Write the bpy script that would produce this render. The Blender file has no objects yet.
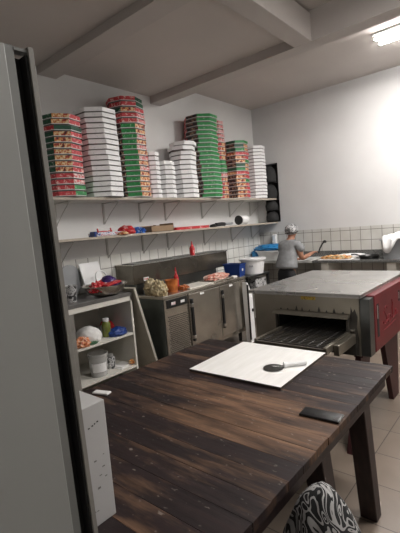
import bpy, bmesh, math, random
from mathutils import Vector, Matrix, noise
R = random.Random(7)
PI = math.pi
SC = bpy.context.scene
COL = SC.collection

# ------------------------------------------------------------------ materials
def new_mat(name):
    m = bpy.data.materials.new(name); m.use_nodes = True
    nt = m.node_tree; nt.nodes.clear()
    out = nt.nodes.new('ShaderNodeOutputMaterial')
    b = nt.nodes.new('ShaderNodeBsdfPrincipled')
    nt.links.new(b.outputs[0], out.inputs[0])
    return m, nt, b
def N(nt, t, **kw):
    n = nt.nodes.new(t)
    for k, v in kw.items():
        if k in n.inputs: n.inputs[k].default_value = v
        else: setattr(n, k, v)
    return n
def coords(nt, scale=(1,1,1), rot=(0,0,0), loc=(0,0,0), kind='Object'):
    tc = nt.nodes.new('ShaderNodeTexCoord'); mp = nt.nodes.new('ShaderNodeMapping')
    mp.inputs['Scale'].default_value = scale; mp.inputs['Rotation'].default_value = rot
    mp.inputs['Location'].default_value = loc
    nt.links.new(tc.outputs[kind], mp.inputs['Vector'])
    return mp.outputs[0]
def ramp(nt, src, stops, interp='LINEAR'):
    r = nt.nodes.new('ShaderNodeValToRGB'); r.color_ramp.interpolation = interp
    e = r.color_ramp.elements
    while len(e) < len(stops): e.new(.5)
    for el, (p, c) in zip(e, stops):
        el.position = p; el.color = (*c, 1)
    nt.links.new(src, r.inputs[0]); return r.outputs[0]
def c4(c): return (*c, 1)
def bump(nt, b, src, strength=.2, dist=.005):
    bp = N(nt, 'ShaderNodeBump'); bp.inputs['Strength'].default_value = strength; bp.inputs['Distance'].default_value = dist
    nt.links.new(src, bp.inputs['Height']); nt.links.new(bp.outputs[0], b.inputs['Normal'])
def simple(name, col, rough=.5, metal=0, var=.08, sc=6, bmp=0, coat=0, alpha=None, trans=0, emis=0):
    m, nt, b = new_mat(name)
    no = N(nt, 'ShaderNodeTexNoise', Scale=sc, Detail=4.0)
    nt.links.new(coords(nt), no.inputs['Vector'])
    d = tuple(max(0, x*(1-var)) for x in col); l = tuple(min(1, x*(1+var)) for x in col)
    nt.links.new(ramp(nt, no.outputs[0], [(.3, d), (.7, l)]), b.inputs['Base Color'])
    b.inputs['Roughness'].default_value = rough; b.inputs['Metallic'].default_value = metal
    if bmp: bump(nt, b, no.outputs[0], bmp)
    if coat: b.inputs['Coat Weight'].default_value = coat
    if trans: b.inputs['Transmission Weight'].default_value = trans
    if alpha is not None: b.inputs['Alpha'].default_value = alpha
    if emis:
        b.inputs['Emission Color'].default_value = c4(col); b.inputs['Emission Strength'].default_value = emis
    return m
def patches(name, stops, sc=20, rough=.5, stretch=(1,1,1), kind='noise', interp='CONSTANT', detail=2.0, rand=True, spec=None):
    """printed cardboard, dough, food: patches of ink or stuff with shapes of their own"""
    m, nt, b = new_mat(name)
    v = coords(nt, stretch)
    if rand:
        oi = nt.nodes.new('ShaderNodeObjectInfo'); ad = nt.nodes.new('ShaderNodeVectorMath'); ad.operation = 'ADD'
        ml = nt.nodes.new('ShaderNodeMath'); ml.operation = 'MULTIPLY'; ml.inputs[1].default_value = .12
        nt.links.new(oi.outputs['Random'], ml.inputs[0])
        nt.links.new(v, ad.inputs[0]); nt.links.new(ml.outputs[0], ad.inputs[1]); v = ad.outputs[0]
    if kind == 'noise':
        no = N(nt, 'ShaderNodeTexNoise', Scale=sc, Detail=detail); src = no.outputs[0]
    elif kind == 'voronoi':
        no = N(nt, 'ShaderNodeTexVoronoi', Scale=sc)
        sp = nt.nodes.new('ShaderNodeSeparateColor'); nt.links.new(no.outputs['Color'], sp.inputs[0]); src = sp.outputs[0]
    nt.links.new(v, no.inputs['Vector'])
    nt.links.new(ramp(nt, src, stops, interp), b.inputs['Base Color'])
    b.inputs['Roughness'].default_value = rough
    return m
def tiles(name, base, grout, size, mort, plane, rough=.25, var=.04, off=(0,0,0), size2=None):
    m, nt, b = new_mat(name)
    rot = {'xy': (0,0,0), 'yz': (0,-PI/2,-PI/2), 'xz': (-PI/2,0,0)}[plane]
    tc = nt.nodes.new('ShaderNodeTexCoord'); sp = nt.nodes.new('ShaderNodeSeparateXYZ'); cb = nt.nodes.new('ShaderNodeCombineXYZ')
    nt.links.new(tc.outputs['Object'], sp.inputs[0])
    idx = {'xy': (0,1), 'yz': (1,2), 'xz': (0,2)}[plane]
    for k, i in enumerate(idx):
        a = nt.nodes.new('ShaderNodeMath'); a.operation = 'ADD'; a.inputs[1].default_value = off[k]+50*size
        nt.links.new(sp.outputs[i], a.inputs[0]); nt.links.new(a.outputs[0], cb.inputs[k])
    br = N(nt, 'ShaderNodeTexBrick')
    br.offset = 0; br.squash = 1
    br.inputs['Scale'].default_value = 1; br.inputs['Brick Width'].default_value = size; br.inputs['Row Height'].default_value = size2 or size
    br.inputs['Mortar Size'].default_value = mort; br.inputs['Mortar Smooth'].default_value = .2; br.inputs['Bias'].default_value = 0
    br.inputs['Color1'].default_value = c4(base); br.inputs['Color2'].default_value = c4(tuple(x*(1-var) for x in base))
    br.inputs['Mortar'].default_value = c4(grout)
    nt.links.new(cb.outputs[0], br.inputs['Vector'])
    no = N(nt, 'ShaderNodeTexNoise', Scale=5.0, Detail=5.0); nt.links.new(tc.outputs['Object'], no.inputs['Vector'])
    mx = nt.nodes.new('ShaderNodeMixRGB'); mx.blend_type = 'MULTIPLY'; mx.inputs[0].default_value = 1
    nt.links.new(br.outputs[0], mx.inputs[1]); nt.links.new(ramp(nt, no.outputs[0], [(.3,(.86,.85,.83)),(.7,(1,1,1))]), mx.inputs[2])
    nt.links.new(mx.outputs[0], b.inputs['Base Color']); b.inputs['Roughness'].default_value = rough
    inv = nt.nodes.new('ShaderNodeMath'); inv.operation = 'SUBTRACT'; inv.inputs[0].default_value = 1
    nt.links.new(br.outputs['Fac'], inv.inputs[1]); bump(nt, b, inv.outputs[0], .4, .002)
    return m
def wood_planks(name):
    m, nt, b = new_mat(name)
    tc = nt.nodes.new('ShaderNodeTexCoord'); sp = nt.nodes.new('ShaderNodeSeparateXYZ'); nt.links.new(tc.outputs['Object'], sp.inputs[0])
    dv = nt.nodes.new('ShaderNodeMath'); dv.operation = 'DIVIDE'; dv.inputs[1].default_value = .1075
    nt.links.new(sp.outputs[1], dv.inputs[0])
    fl = nt.nodes.new('ShaderNodeMath'); fl.operation = 'FLOOR'; nt.links.new(dv.outputs[0], fl.inputs[0])
    wn = nt.nodes.new('ShaderNodeTexWhiteNoise'); wn.noise_dimensions = '1D'; nt.links.new(fl.outputs[0], wn.inputs['W'])
    # grain runs along x, shifted per plank
    cb = nt.nodes.new('ShaderNodeCombineXYZ')
    mx_ = nt.nodes.new('ShaderNodeMath'); mx_.operation = 'MULTIPLY_ADD'; mx_.inputs[1].default_value = 9; nt.links.new(wn.outputs[0], mx_.inputs[0]); nt.links.new(sp.outputs[0], mx_.inputs[2])
    nt.links.new(mx_.outputs[0], cb.inputs[0]); nt.links.new(sp.outputs[1], cb.inputs[1]); nt.links.new(sp.outputs[2], cb.inputs[2])
    mp = nt.nodes.new('ShaderNodeMapping'); mp.inputs['Scale'].default_value = (1.6, 26, 10); nt.links.new(cb.outputs[0], mp.inputs['Vector'])
    g = N(nt, 'ShaderNodeTexNoise', Scale=1.6, Detail=7.0, Roughness=.65); nt.links.new(mp.outputs[0], g.inputs['Vector'])
    base = ramp(nt, g.outputs[0], [(.25,(.006,.0034,.004)),(.5,(.0125,.0065,.007)),(.75,(.028,.014,.013))])
    # bare worn wood where the stain has rubbed off
    mp2 = nt.nodes.new('ShaderNodeMapping'); mp2.inputs['Scale'].default_value = (1.1, 5.5, 1); nt.links.new(cb.outputs[0], mp2.inputs['Vector'])
    w = N(nt, 'ShaderNodeTexNoise', Scale=1.8, Detail=5.0, Roughness=.62); nt.links.new(mp2.outputs[0], w.inputs['Vector'])
    big = N(nt, 'ShaderNodeTexNoise', Scale=1.5, Detail=2.0)
    mpb = nt.nodes.new('ShaderNodeMapping'); mpb.inputs['Location'].default_value = (.37, .2, 0); nt.links.new(tc.outputs['Object'], mpb.inputs[0]); nt.links.new(mpb.outputs[0], big.inputs['Vector'])
    # region of wear: a band across the middle of the top
    dx = nt.nodes.new('ShaderNodeVectorMath'); dx.operation = 'DISTANCE'
    mpc = nt.nodes.new('ShaderNodeMapping'); mpc.inputs['Scale'].default_value = (.75, 1.5, 0); nt.links.new(tc.outputs['Object'], mpc.inputs[0])
    nt.links.new(mpc.outputs[0], dx.inputs[0]); dx.inputs[1].default_value = (-.93*.75, 1.42*1.5, 0)
    reg = nt.nodes.new('ShaderNodeMapRange'); reg.inputs['From Min'].default_value = .62; reg.inputs['From Max'].default_value = 0
    nt.links.new(dx.outputs['Value'], reg.inputs[0])
    ad = nt.nodes.new('ShaderNodeMath'); ad.operation = 'MULTIPLY_ADD'; ad.inputs[1].default_value = .32; nt.links.new(reg.outputs[0], ad.inputs[0]); nt.links.new(w.outputs[0], ad.inputs[2])
    fac = ramp(nt, ad.outputs[0], [(.53,(0,0,0)),(.8,(1,1,1))])
    mix = nt.nodes.new('ShaderNodeMixRGB'); nt.links.new(fac, mix.inputs[0]); nt.links.new(base, mix.inputs[1])
    warm = ramp(nt, g.outputs[0], [(.3,(.065,.032,.018)),(.7,(.25,.14,.080))]); nt.links.new(warm, mix.inputs[2])
    mr = nt.nodes.new('ShaderNodeMapRange'); mr.inputs['To Min'].default_value = .75; mr.inputs['To Max'].default_value = 1.2; nt.links.new(wn.outputs[0], mr.inputs[0])
    m2 = nt.nodes.new('ShaderNodeMixRGB'); m2.blend_type = 'MULTIPLY'; m2.inputs[0].default_value = 1
    nt.links.new(mix.outputs[0], m2.inputs[1]); nt.links.new(mr.outputs[0], m2.inputs[2])
    # pale flour specks and scratches
    s = N(nt, 'ShaderNodeTexNoise', Scale=38.0, Detail=2.0); mps = nt.nodes.new('ShaderNodeMapping'); mps.inputs['Scale'].default_value = (.8,1.3,1)
    nt.links.new(tc.outputs['Object'], mps.inputs[0]); nt.links.new(mps.outputs[0], s.inputs['Vector'])
    sf = ramp(nt, s.outputs[0], [(.67,(0,0,0)),(.76,(.5,.5,.5))])
    m3 = nt.nodes.new('ShaderNodeMixRGB'); nt.links.new(sf, m3.inputs[0]); nt.links.new(m2.outputs[0], m3.inputs[1]); m3.inputs[2].default_value = (.30,.26,.23,1)
    nt.links.new(m3.outputs[0], b.inputs['Base Color'])
    nt.links.new(ramp(nt, g.outputs[0], [(.3,(.46,)*3),(.7,(.7,)*3)]), b.inputs['Roughness'])
    b.inputs['Specular IOR Level'].default_value = .3
    bump(nt, b, g.outputs[0], .35, .003)
    return m
def steel(name, col=(.5,.49,.46), rough=.32, smudge=.5, stretch=(1,1,8), soot=None):
    m, nt, b = new_mat(name)
    v = coords(nt, stretch)
    g = N(nt, 'ShaderNodeTexNoise', Scale=30.0, Detail=3.0); nt.links.new(v, g.inputs['Vector'])
    o = N(nt, 'ShaderNodeTexNoise', Scale=2.2, Detail=2.5, Roughness=.45); nt.links.new(coords(nt), o.inputs['Vector'])
    lo = tuple(x*(1-smudge) for x in col)
    nt.links.new(ramp(nt, o.outputs[0], [(.32, lo), (.6, col)]), b.inputs['Base Color'])
    b.inputs['Metallic'].default_value = .85
    nt.links.new(ramp(nt, o.outputs[0], [(.3,(rough+.08,)*3),(.7,(rough-.03,)*3)]), b.inputs['Roughness'])
    bump(nt, b, g.outputs[0], .012, .001)
    return m
M = {}
M['wall'] = simple('painted_wall', (.56,.555,.55), .7, var=.03, sc=2.5)
M['wallA'] = simple('painted_shelf_wall', (.68,.675,.665), .7, var=.03, sc=2.5)
M['wall_lower'] = simple('painted_wall_grey', (.50,.49,.46), .7, var=.05, sc=2.5)
M['ceiling'] = simple('painted_ceiling', (.50,.46,.43), .8, var=.035, sc=1.8, bmp=.1)
M['beam'] = simple('painted_beam', (.46,.425,.40), .75, var=.03, sc=2)
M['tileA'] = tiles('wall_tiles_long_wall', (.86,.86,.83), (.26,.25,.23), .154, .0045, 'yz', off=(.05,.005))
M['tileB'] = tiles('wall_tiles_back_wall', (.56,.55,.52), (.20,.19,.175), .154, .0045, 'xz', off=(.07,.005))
M['floor'] = tiles('floor_tiles', (.215,.172,.138), (.05,.037,.03), .33, .003, 'xy', rough=.33, var=.1, off=(.19+.0,-.005))
M['table'] = wood_planks('stained_table_wood')
M['darkwood'] = patches('dark_stained_wood', [(.2,(.010,.006,.006)),(.6,(.028,.014,.013)),(.85,(.06,.03,.022))], 8, .5, (6,6,1), interp='LINEAR', rand=False)
M['board'] = patches('white_board_grain', [(.3,(.80,.79,.76)),(.7,(.90,.89,.87))], 5, .35, (6,.7,1), interp='LINEAR', rand=False, detail=6)
M['board_edge'] = simple('dark_board_edge', (.06,.045,.035), .6)
M['steel'] = steel('stainless_steel', (.54,.50,.44), .22, .4)
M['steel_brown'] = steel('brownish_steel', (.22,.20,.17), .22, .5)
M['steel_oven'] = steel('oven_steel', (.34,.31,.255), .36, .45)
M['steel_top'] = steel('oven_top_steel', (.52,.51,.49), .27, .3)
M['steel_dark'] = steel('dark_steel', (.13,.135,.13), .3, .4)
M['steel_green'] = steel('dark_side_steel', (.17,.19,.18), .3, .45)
M['wire'] = simple('dark_wire', (.045,.042,.04), .5, .5, var=.3)
M['chrome'] = simple('bright_chrome', (.75,.75,.74), .15, 1, var=.05)
M['soot'] = simple('sooty_steel', (.06,.055,.048), .5, .4, var=.4, sc=10)
M['black'] = simple('black_plastic', (.012,.012,.012), .4, var=.2)
M['blackmatte'] = simple('matte_black', (.008,.008,.008), .8, var=.2)
M['phone'] = simple('phone_glass', (.006,.006,.007), .32, var=.1)
M['red'] = simple('red_enamel', (.125,.004,.008), .4, var=.18, sc=5)
M['redbright'] = simple('red_enamel_relief', (.19,.010,.015), .3, var=.1)
M['redleg'] = simple('shaded_red_enamel', (.04,.006,.007), .5, var=.3)  # red of the stand legs, backlit shade darkened into the colour
M['label_yellow'] = patches('yellow_label', [(.0,(.55,.38,.05)),(.55,(.10,.05,.02)),(.6,(.6,.42,.08))], 60, .5, rand=False)
M['white'] = simple('white_plastic', (.80,.80,.80), .4, var=.03)
M['offwhite'] = simple('painted_white_wood', (.66,.64,.58), .5, var=.06, sc=5)
M['cream'] = simple('cream_board', (.50,.47,.40), .55, var=.08)
M['counter_grey'] = simple('grey_laminate', (.13,.125,.12), .3, var=.2, sc=8)
M['doorpaint'] = simple('light_grey_door', (.26,.265,.252), .45, var=.03, sc=2.5)
M['doorstrip'] = simple('grey_door_edge', (.17,.175,.165), .35, var=.15, sc=4)
M['jamb'] = simple('painted_jamb', (.20,.19,.17), .6, var=.1)
M['shelf'] = simple('grey_shelf_board', (.55,.53,.49), .55, var=.06)
M['shelf_edge'] = simple('pine_shelf_edge', (.42,.365,.30), .6, var=.12, sc=15)
M['bracket'] = simple('painted_bracket', (.42,.41,.38), .5)
M['cardwhite'] = patches('white_printed_card', [(0,(.88,.88,.88)),(.635,(.70,.71,.72)),(.67,(.90,.90,.90))], 28, .6)
M['cardtray'] = simple('grey_card_tray', (.16,.15,.14), .8)
M['cardbrown'] = simple('brown_card', (.30,.20,.12), .8)
M['p_green'] = patches('green_print', [(0,(.012,.20,.045)),(.56,(.02,.27,.07)),(.66,(.35,.45,.30)),(.70,(.012,.19,.045))], 34, .5)
M['p_dgreen'] = patches('dark_green_print', [(0,(.008,.07,.035)),(.62,(.02,.12,.06)),(.7,(.4,.42,.36))], 30, .5)
M['p_red'] = patches('red_print', [(0,(.48,.035,.045)),(.5,(.60,.07,.075)),(.60,(.75,.55,.50)),(.66,(.50,.04,.05))], 38, .5)
M['p_food'] = patches('food_photo_print', [(0,(.06,.015,.01)),(.38,(.42,.05,.03)),(.46,(.62,.30,.10)),(.53,(.78,.62,.38)),(.60,(.55,.10,.05)),(.68,(.05,.02,.01))], 30, .5, detail=4)
M['p_dark'] = patches('dark_print', [(0,(.015,.012,.012)),(.5,(.10,.02,.02)),(.58,(.5,.36,.22)),(.64,(.02,.015,.015))], 30, .5)
M['p_pink'] = patches('pink_white_print', [(0,(.62,.12,.13)),(.45,(.70,.55,.52)),(.56,(.55,.08,.09)),(.64,(.30,.33,.28))], 34, .5)
M['blue'] = simple('blue_plastic', (.012,.045,.22), .4, var=.1)
M['skyblue'] = simple('sky_blue_plastic', (.035,.25,.55), .35, var=.2, sc=14)
M['purple'] = simple('purple_wrap', (.045,.02,.13), .35, var=.3)
M['redwrap'] = patches('red_wrapper', [(0,(.45,.015,.02)),(.55,(.60,.03,.04)),(.64,(.7,.6,.58)),(.68,(.5,.02,.03))], 22, .35)
M['bluewrap'] = patches('blue_wrapper', [(0,(.02,.10,.42)),(.5,(.04,.20,.62)),(.6,(.45,.55,.72)),(.66,(.03,.12,.5))], 26, .35)
M['toolwrap'] = patches('white_blue_packet', [(0,(.03,.06,.28)),(.42,(.62,.62,.68)),(.56,(.45,.05,.06)),(.62,(.72,.72,.74))], 30, .4)
M['dough'] = patches('dough_bag', [(.3,(.30,.22,.11)),(.6,(.52,.44,.28)),(.8,(.64,.58,.44))], 14, .45, interp='LINEAR', detail=5)
M['meat'] = patches('sliced_meat', [(.3,(.52,.10,.07)),(.45,(.66,.32,.25)),(.6,(.75,.58,.50)),(.7,(.45,.10,.06))], 26, .45, interp='LINEAR')
M['orange'] = patches('orange_sauce', [(.3,(.30,.07,.015)),(.6,(.52,.16,.04)),(.8,(.62,.33,.15))], 16, .3, interp='LINEAR')
M['food'] = patches('pizza_toppings', [(.3,(.30,.06,.02)),(.45,(.62,.27,.06)),(.55,(.70,.55,.35)),(.68,(.12,.10,.03))], 22, .5, interp='LINEAR', detail=4)
M['carrot'] = patches('orange_vegetables', [(.0,(.55,.15,.06)),(.45,(.68,.30,.15)),(.58,(.70,.52,.40)),(.64,(.45,.10,.05))], 30, .5)
M['leaf'] = simple('green_wrap', (.03,.11,.045), .5, var=.4)
M['olive'] = simple('olive_jar', (.13,.15,.025), .15, var=.3, sc=20, coat=.5)
M['clear'] = simple('clear_plastic', (.62,.62,.60), .12, var=.1, alpha=.45)
M['cupprint'] = patches('cup_print', [(0,(.05,.05,.05)),(.44,(.55,.55,.55)),(.56,(.12,.12,.12)),(.60,(.62,.62,.62))], 24, .3)
M['greybin'] = simple('grey_plastic_bin', (.30,.31,.32), .45, var=.08)
M['crumple'] = simple('white_crumpled_cloth', (.80,.80,.80), .7, var=.06, sc=14, bmp=.4)
M['granite'] = patches('dark_granite', [(.3,(.05,.05,.048)),(.6,(.13,.13,.125)),(.75,(.24,.24,.23))], 60, .2, interp='LINEAR', rand=False)
M['marble'] = simple('white_sink_top', (.62,.62,.60), .3, var=.06)
M['shirt'] = simple('grey_melange_cotton', (.22,.225,.23), .85, var=.16, sc=18, bmp=.3)
M['pants'] = simple('black_cotton', (.010,.010,.012), .85, var=.2)
M['skin'] = simple('skin', (.33,.16,.10), .5, var=.08)
M['hair'] = simple('dark_hair', (.02,.014,.012), .6, var=.3, sc=30)
M['net'] = patches('hair_net', [(0,(.10,.10,.10)),(.45,(.42,.42,.42)),(.55,(.08,.08,.08)),(.6,(.5,.5,.5))], 24, .6)
M['glove'] = simple('dark_glove', (.02,.02,.022), .4)
M['swirl'] = None
M['tube'] = simple('lit_fluorescent_tube', (1,.97,.94), .5, var=0, emis=50)
M['tube_dim'] = simple('dim_fluorescent_tube', (1,.97,.94), .5, var=0, emis=22)
M['paper'] = simple('white_paper', (.78,.77,.75), .7, var=.03)
M['carton'] = simple('white_carton', (.46,.455,.45), .55, var=.03)
M['niche'] = simple('black_rack', (.03,.03,.03), .7)  # near-black colour of the rack frame itself
M['rug'] = simple('black_rubber', (.02,.02,.02), .8)
def swirl():
    m, nt, b = new_mat('black_and_white_swirl_print')
    v = coords(nt, (1,1,1))
    no = N(nt, 'ShaderNodeTexNoise', Scale=9.0, Detail=1.0, Distortion=1.5); nt.links.new(v, no.inputs['Vector'])
    ml = nt.nodes.new('ShaderNodeMath'); ml.operation = 'MULTIPLY'; ml.inputs[1].default_value = 64
    sn = nt.nodes.new('ShaderNodeMath'); sn.operation = 'SINE'
    nt.links.new(no.outputs[0], ml.inputs[0]); nt.links.new(ml.outputs[0], sn.inputs[0])
    nt.links.new(ramp(nt, sn.outputs[0], [(.0,(.008,.008,.009)),(.30,(.36,.355,.35))], 'CONSTANT'), b.inputs['Base Color'])
    b.inputs['Roughness'].default_value = .8
    return m
M['swirl'] = swirl()

# ------------------------------------------------------------------ mesh helpers
def link(name, bm, mats, parent=None, loc=(0,0,0), rot=(0,0,0), smooth=False):
    me = bpy.data.meshes.new(name); bmesh.ops.recalc_face_normals(bm, faces=bm.faces); bm.to_mesh(me); bm.free()
    for m in (mats if isinstance(mats, (list, tuple)) else [mats]): me.materials.append(M[m] if isinstance(m, str) else m)
    if smooth:
        for p in me.polygons: p.use_smooth = True
        try: me.set_sharp_from_angle(angle=math.radians(40))
        except Exception: pass
    o = bpy.data.objects.new(name, me); COL.objects.link(o)
    o.location = loc; o.rotation_euler = rot
    if parent: o.parent = parent
    return o
def thing(name, label, cat, loc=(0,0,0), rotz=0, group=None):
    o = bpy.data.objects.new(name, None); COL.objects.link(o); o.empty_display_size = .1
    o.location = loc; o.rotation_euler = (0,0,rotz); o['label'] = label; o['category'] = cat
    if group: o['group'] = group
    return o
def tag(o, label, cat, group=None, kind=None):
    o['label'] = label; o['category'] = cat
    if group: o['group'] = group
    if kind: o['kind'] = kind
    return o
def struct(name, bm, mats, parent=None):
    o = link(name, bm, mats, parent)
    if not parent: o['kind'] = 'structure'
    return o
def BM(): return bmesh.new()
def box(bm, x0, x1, y0, y1, z0, z1, bev=0, mi=0, mat=None, seg=2):
    r = bmesh.ops.create_cube(bm, size=1)
    vs = r['verts']
    T = Matrix.Translation(((x0+x1)/2, (y0+y1)/2, (z0+z1)/2)) @ Matrix.Diagonal((abs(x1-x0), abs(y1-y0), abs(z1-z0), 1))
    if mat is not None: T = mat @ T
    bmesh.ops.transform(bm, matrix=T, verts=vs)
    fs = list({f for v in vs for f in v.link_faces})
    if bev:
        es = list({e for v in vs for e in v.link_edges})
        rr = bmesh.ops.bevel(bm, geom=es, offset=bev, segments=seg, affect='EDGES', profile=.5)
        fs = list(set(rr['faces']) | {f for f in fs if f.is_valid})
    for f in fs: f.material_index = mi
    return fs
def cyl(bm, p0, p1, r0, r1=None, seg=16, mi=0, cap=True):
    p0 = Vector(p0); p1 = Vector(p1); r1 = r0 if r1 is None else r1
    d = p1-p0; L = d.length; q = d.to_track_quat('Z', 'Y').to_matrix().to_4x4()
    rr = bmesh.ops.create_cone(bm, cap_ends=cap, cap_tris=False, segments=seg, radius1=r0, radius2=r1, depth=L,
                               matrix=Matrix.Translation((p0+p1)/2) @ q)
    for v in rr['verts']:
        for f in v.link_faces: f.material_index = mi
    return rr['verts']
def lathe(bm, prof, seg=28, c=(0,0,0), mi=0, close=False):
    rings = []
    for r, z in prof:
        if r < 1e-5: rings.append([bm.verts.new((c[0], c[1], c[2]+z))])
        else: rings.append([bm.verts.new((c[0]+r*math.cos(2*PI*k/seg), c[1]+r*math.sin(2*PI*k/seg), c[2]+z)) for k in range(seg)])
    for a, b in zip(rings, rings[1:]):
        for k in range(seg):
            k2 = (k+1) % seg
            q = []
            for v in ((a[k % len(a)]), (a[k2 % len(a)]), (b[k2 % len(b)]), (b[k % len(b)])):
                if v not in q: q.append(v)
            if len(q) > 2:
                try: bm.faces.new(q).material_index = mi
                except ValueError: pass
def prism(bm, pts, h0, h1, axis='z', mi=0):
    """polygon pts (a,b) extruded along axis"""
    def P(a, b, h): return {'z': (a,b,h), 'x': (h,a,b), 'y': (a,h,b)}[axis]
    lo = [bm.verts.new(P(a,b,h0)) for a, b in pts]; hi = [bm.verts.new(P(a,b,h1)) for a, b in pts]
    fs = [bm.faces.new(lo), bm.faces.new(hi)]
    n = len(pts)
    for k in range(n): fs.append(bm.faces.new([lo[k], lo[(k+1)%n], hi[(k+1)%n], hi[k]]))
    for f in fs: f.material_index = mi
    return fs
def tube(bm, pts, r, seg=8, mi=0):
    pts = [Vector(p) for p in pts]; rings = []
    for i, p in enumerate(pts):
        d = (pts[min(i+1, len(pts)-1)] - pts[max(i-1, 0)]).normalized()
        q = d.to_track_quat('Z', 'Y')
        rings.append([bm.verts.new(p + q @ Vector((r*math.cos(2*PI*k/seg), r*math.sin(2*PI*k/seg), 0))) for k in range(seg)])
    for a, b in zip(rings, rings[1:]):
        for k in range(seg): bm.faces.new([a[k], a[(k+1)%seg], b[(k+1)%seg], b[k]]).material_index = mi
    bm.faces.new(rings[0]).material_index = mi; bm.faces.new(rings[-1]).material_index = mi
def blob(bm, sx, sy, sz, amp=.2, freq=3, seed=0, sub=4, c=(0,0,0), flat=True, mi=0, rz=0):
    """crumpled bag / soft lump resting on its flat bottom at c"""
    r = bmesh.ops.create_icosphere(bm, subdivisions=sub, radius=1)
    for v in r['verts']:
        n = v.co.copy()
        k = 1 + amp*noise.noise(n*freq + Vector((seed*7.3, seed*3.1, seed))) + amp*.5*noise.noise(n*freq*2.7 + Vector((seed, 5, 1)))
        p = n*k
        z = p.z
        if flat: z = max(z, -.45)
        p = Vector((p.x*sx, p.y*sy, (z+.45)*sz/1.45 if flat else z*sz))
        p = Matrix.Rotation(rz, 3, 'Z') @ p
        v.co = p + Vector(c)
        for f in v.link_faces: f.material_index = mi
def ordinal(n, tot):
    w = ['bottom','second','third','fourth','fifth','sixth','seventh','eighth','ninth','tenth','eleventh','twelfth','thirteenth','fourteenth',
         'fifteenth','sixteenth','seventeenth','eighteenth','nineteenth','twentieth']
    if n == 0: return 'lowest'
    if n == tot-1: return 'topmost'
    return w[n] + ' from bottom'

# ------------------------------------------------------------------ room shell
XW = -3.85; YB = 6.184; XR = 1.7; YN = -1.4
def shell():
    b = BM(); box(b, XW-.15, XR+.15, YN-.15, YB+.15, -.1, 0); struct('floor', b, 'floor')
    b = BM(); box(b, XW-.15, XW, YN-.15, YB+.15, 0, 3.7); struct('wall_left', b, 'wallA')
    b = BM()                                         # back wall with the recess for the dark rack
    nx0, nx1, nz0, nz1 = -3.665, -3.405, 1.60, 2.60
    box(b, XW, nx0, YB, YB+.15, 0, 3.7); box(b, nx1, XR+.15, YB, YB+.15, 0, 3.7)
    box(b, nx0, nx1, YB, YB+.15, 0, nz0); box(b, nx0, nx1, YB, YB+.15, nz1, 3.7); box(b, nx0, nx1, YB+.12, YB+.15, nz0, nz1)
    struct('wall_back', b, 'wall')
    b = BM(); box(b, XR, XR+.15, YN-.15, YB, 0, 3.7); struct('wall_right', b, 'wall')
    b = BM(); box(b, XW, XR, YN-.15, YN, 0, 3.7); struct('wall_front', b, 'wall')
    b = BM()
    box(b, XW-.15, XR+.15, 3.85, YB+.15, 3.57, 3.7)           # bay above the sinks
    box(b, XW-.15, -1.72, YN-.15, 3.85, 3.34, 3.7)             # lower bay
    box(b, -1.72, XR+.15, YN-.15, 3.85, 3.526, 3.7)
    struct('ceiling', b, 'ceiling')
    b = BM(); box(b, XW, XR, 3.76, 3.94, 3.25, 3.53, .004); struct('trim_1', b, 'beam')       # beams
    b = BM(); box(b, -1.81, -1.63, YN, 3.76, 3.25, 3.5, .004); struct('trim_2', b, 'beam')
    b = BM(); box(b, XW, -1.81, 2.22, 2.43, 3.265, 3.36, .004); struct('trim_3', b, 'beam')
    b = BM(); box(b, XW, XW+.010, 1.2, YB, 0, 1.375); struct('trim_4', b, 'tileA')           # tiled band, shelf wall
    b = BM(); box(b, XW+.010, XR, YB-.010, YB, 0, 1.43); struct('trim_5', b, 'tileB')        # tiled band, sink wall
shell()

# door leaf and jamb at the left edge of the photo
def door():
    b = BM(); box(b, -.945, -.905, -.42, .468, .01, 2.045, .003); d = struct('door_1', b, 'doorpaint')
    b = BM(); box(b, -.93, -.908, .468, .488, .01, 2.045); box(b, -.93, -.906, .488, .519, 2.036, 2.043); struct('door_edge_strip', b, 'doorstrip', d)
    b = BM(); box(b, -.95, -.935, .486, .522, 0, 2.03); box(b, -.935, -.905, .513, .519, 0, 2.03, mi=1); box(b, -.95, -.93, .41, .486, .01, 2.03); struct('door_gap_shade', b, ['blackmatte', 'blackmatte'], d)  # matte black boxes paint in the shade of the gap beside the leaf
    b = BM(); box(b, -.925, -.90, .519, .532, 0, 2.048, .001)
    j = struct('trim_6', b, 'jamb')
    # the old frame is slightly out of plumb
    T = Matrix.Translation((0, .5, 1.33)) @ Matrix.Rotation(math.radians(1.2), 4, 'X') @ Matrix.Translation((0, -.5, -1.33))
    d.matrix_world = T; j.matrix_world = T
door()

# ------------------------------------------------------------------ shelves on the left wall
def shelf(z, label, y0, y1, group):
    t = thing('wall_shelf', label, 'shelf', (XW, y0, z), 0, group)
    L = y1-y0
    b = BM(); box(b, 0, .385, 0, L, -.022, 0, .001); link('board', b, 'shelf', t)
    b = BM(); box(b, .385, .40, 0, L, -.024, .001, .001); link('edge_band', b, 'shelf_edge', t)
    for yb in [.52, 1.13, 1.68, 2.13, 2.9, 3.6, 4.2]:
        if yb > L-.05: continue
        b = BM()
        box(b, .0, .012, yb-.012, yb+.012, -.26, -.022); box(b, 0, .30, yb-.012, yb+.012, -.032, -.022)
        tube(b, [(.012, yb, -.25), (.15, yb, -.135), (.29, yb, -.034)], .004, 6)
        link('bracket', b, 'bracket', t)
shelf(2.0, 'upper grey wall shelf carrying all the stacks of pizza boxes', 1.72, 6.17, None)
shelf(1.6, 'lower grey wall shelf with packets and trays on it', 1.72, 6.17, None)

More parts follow.
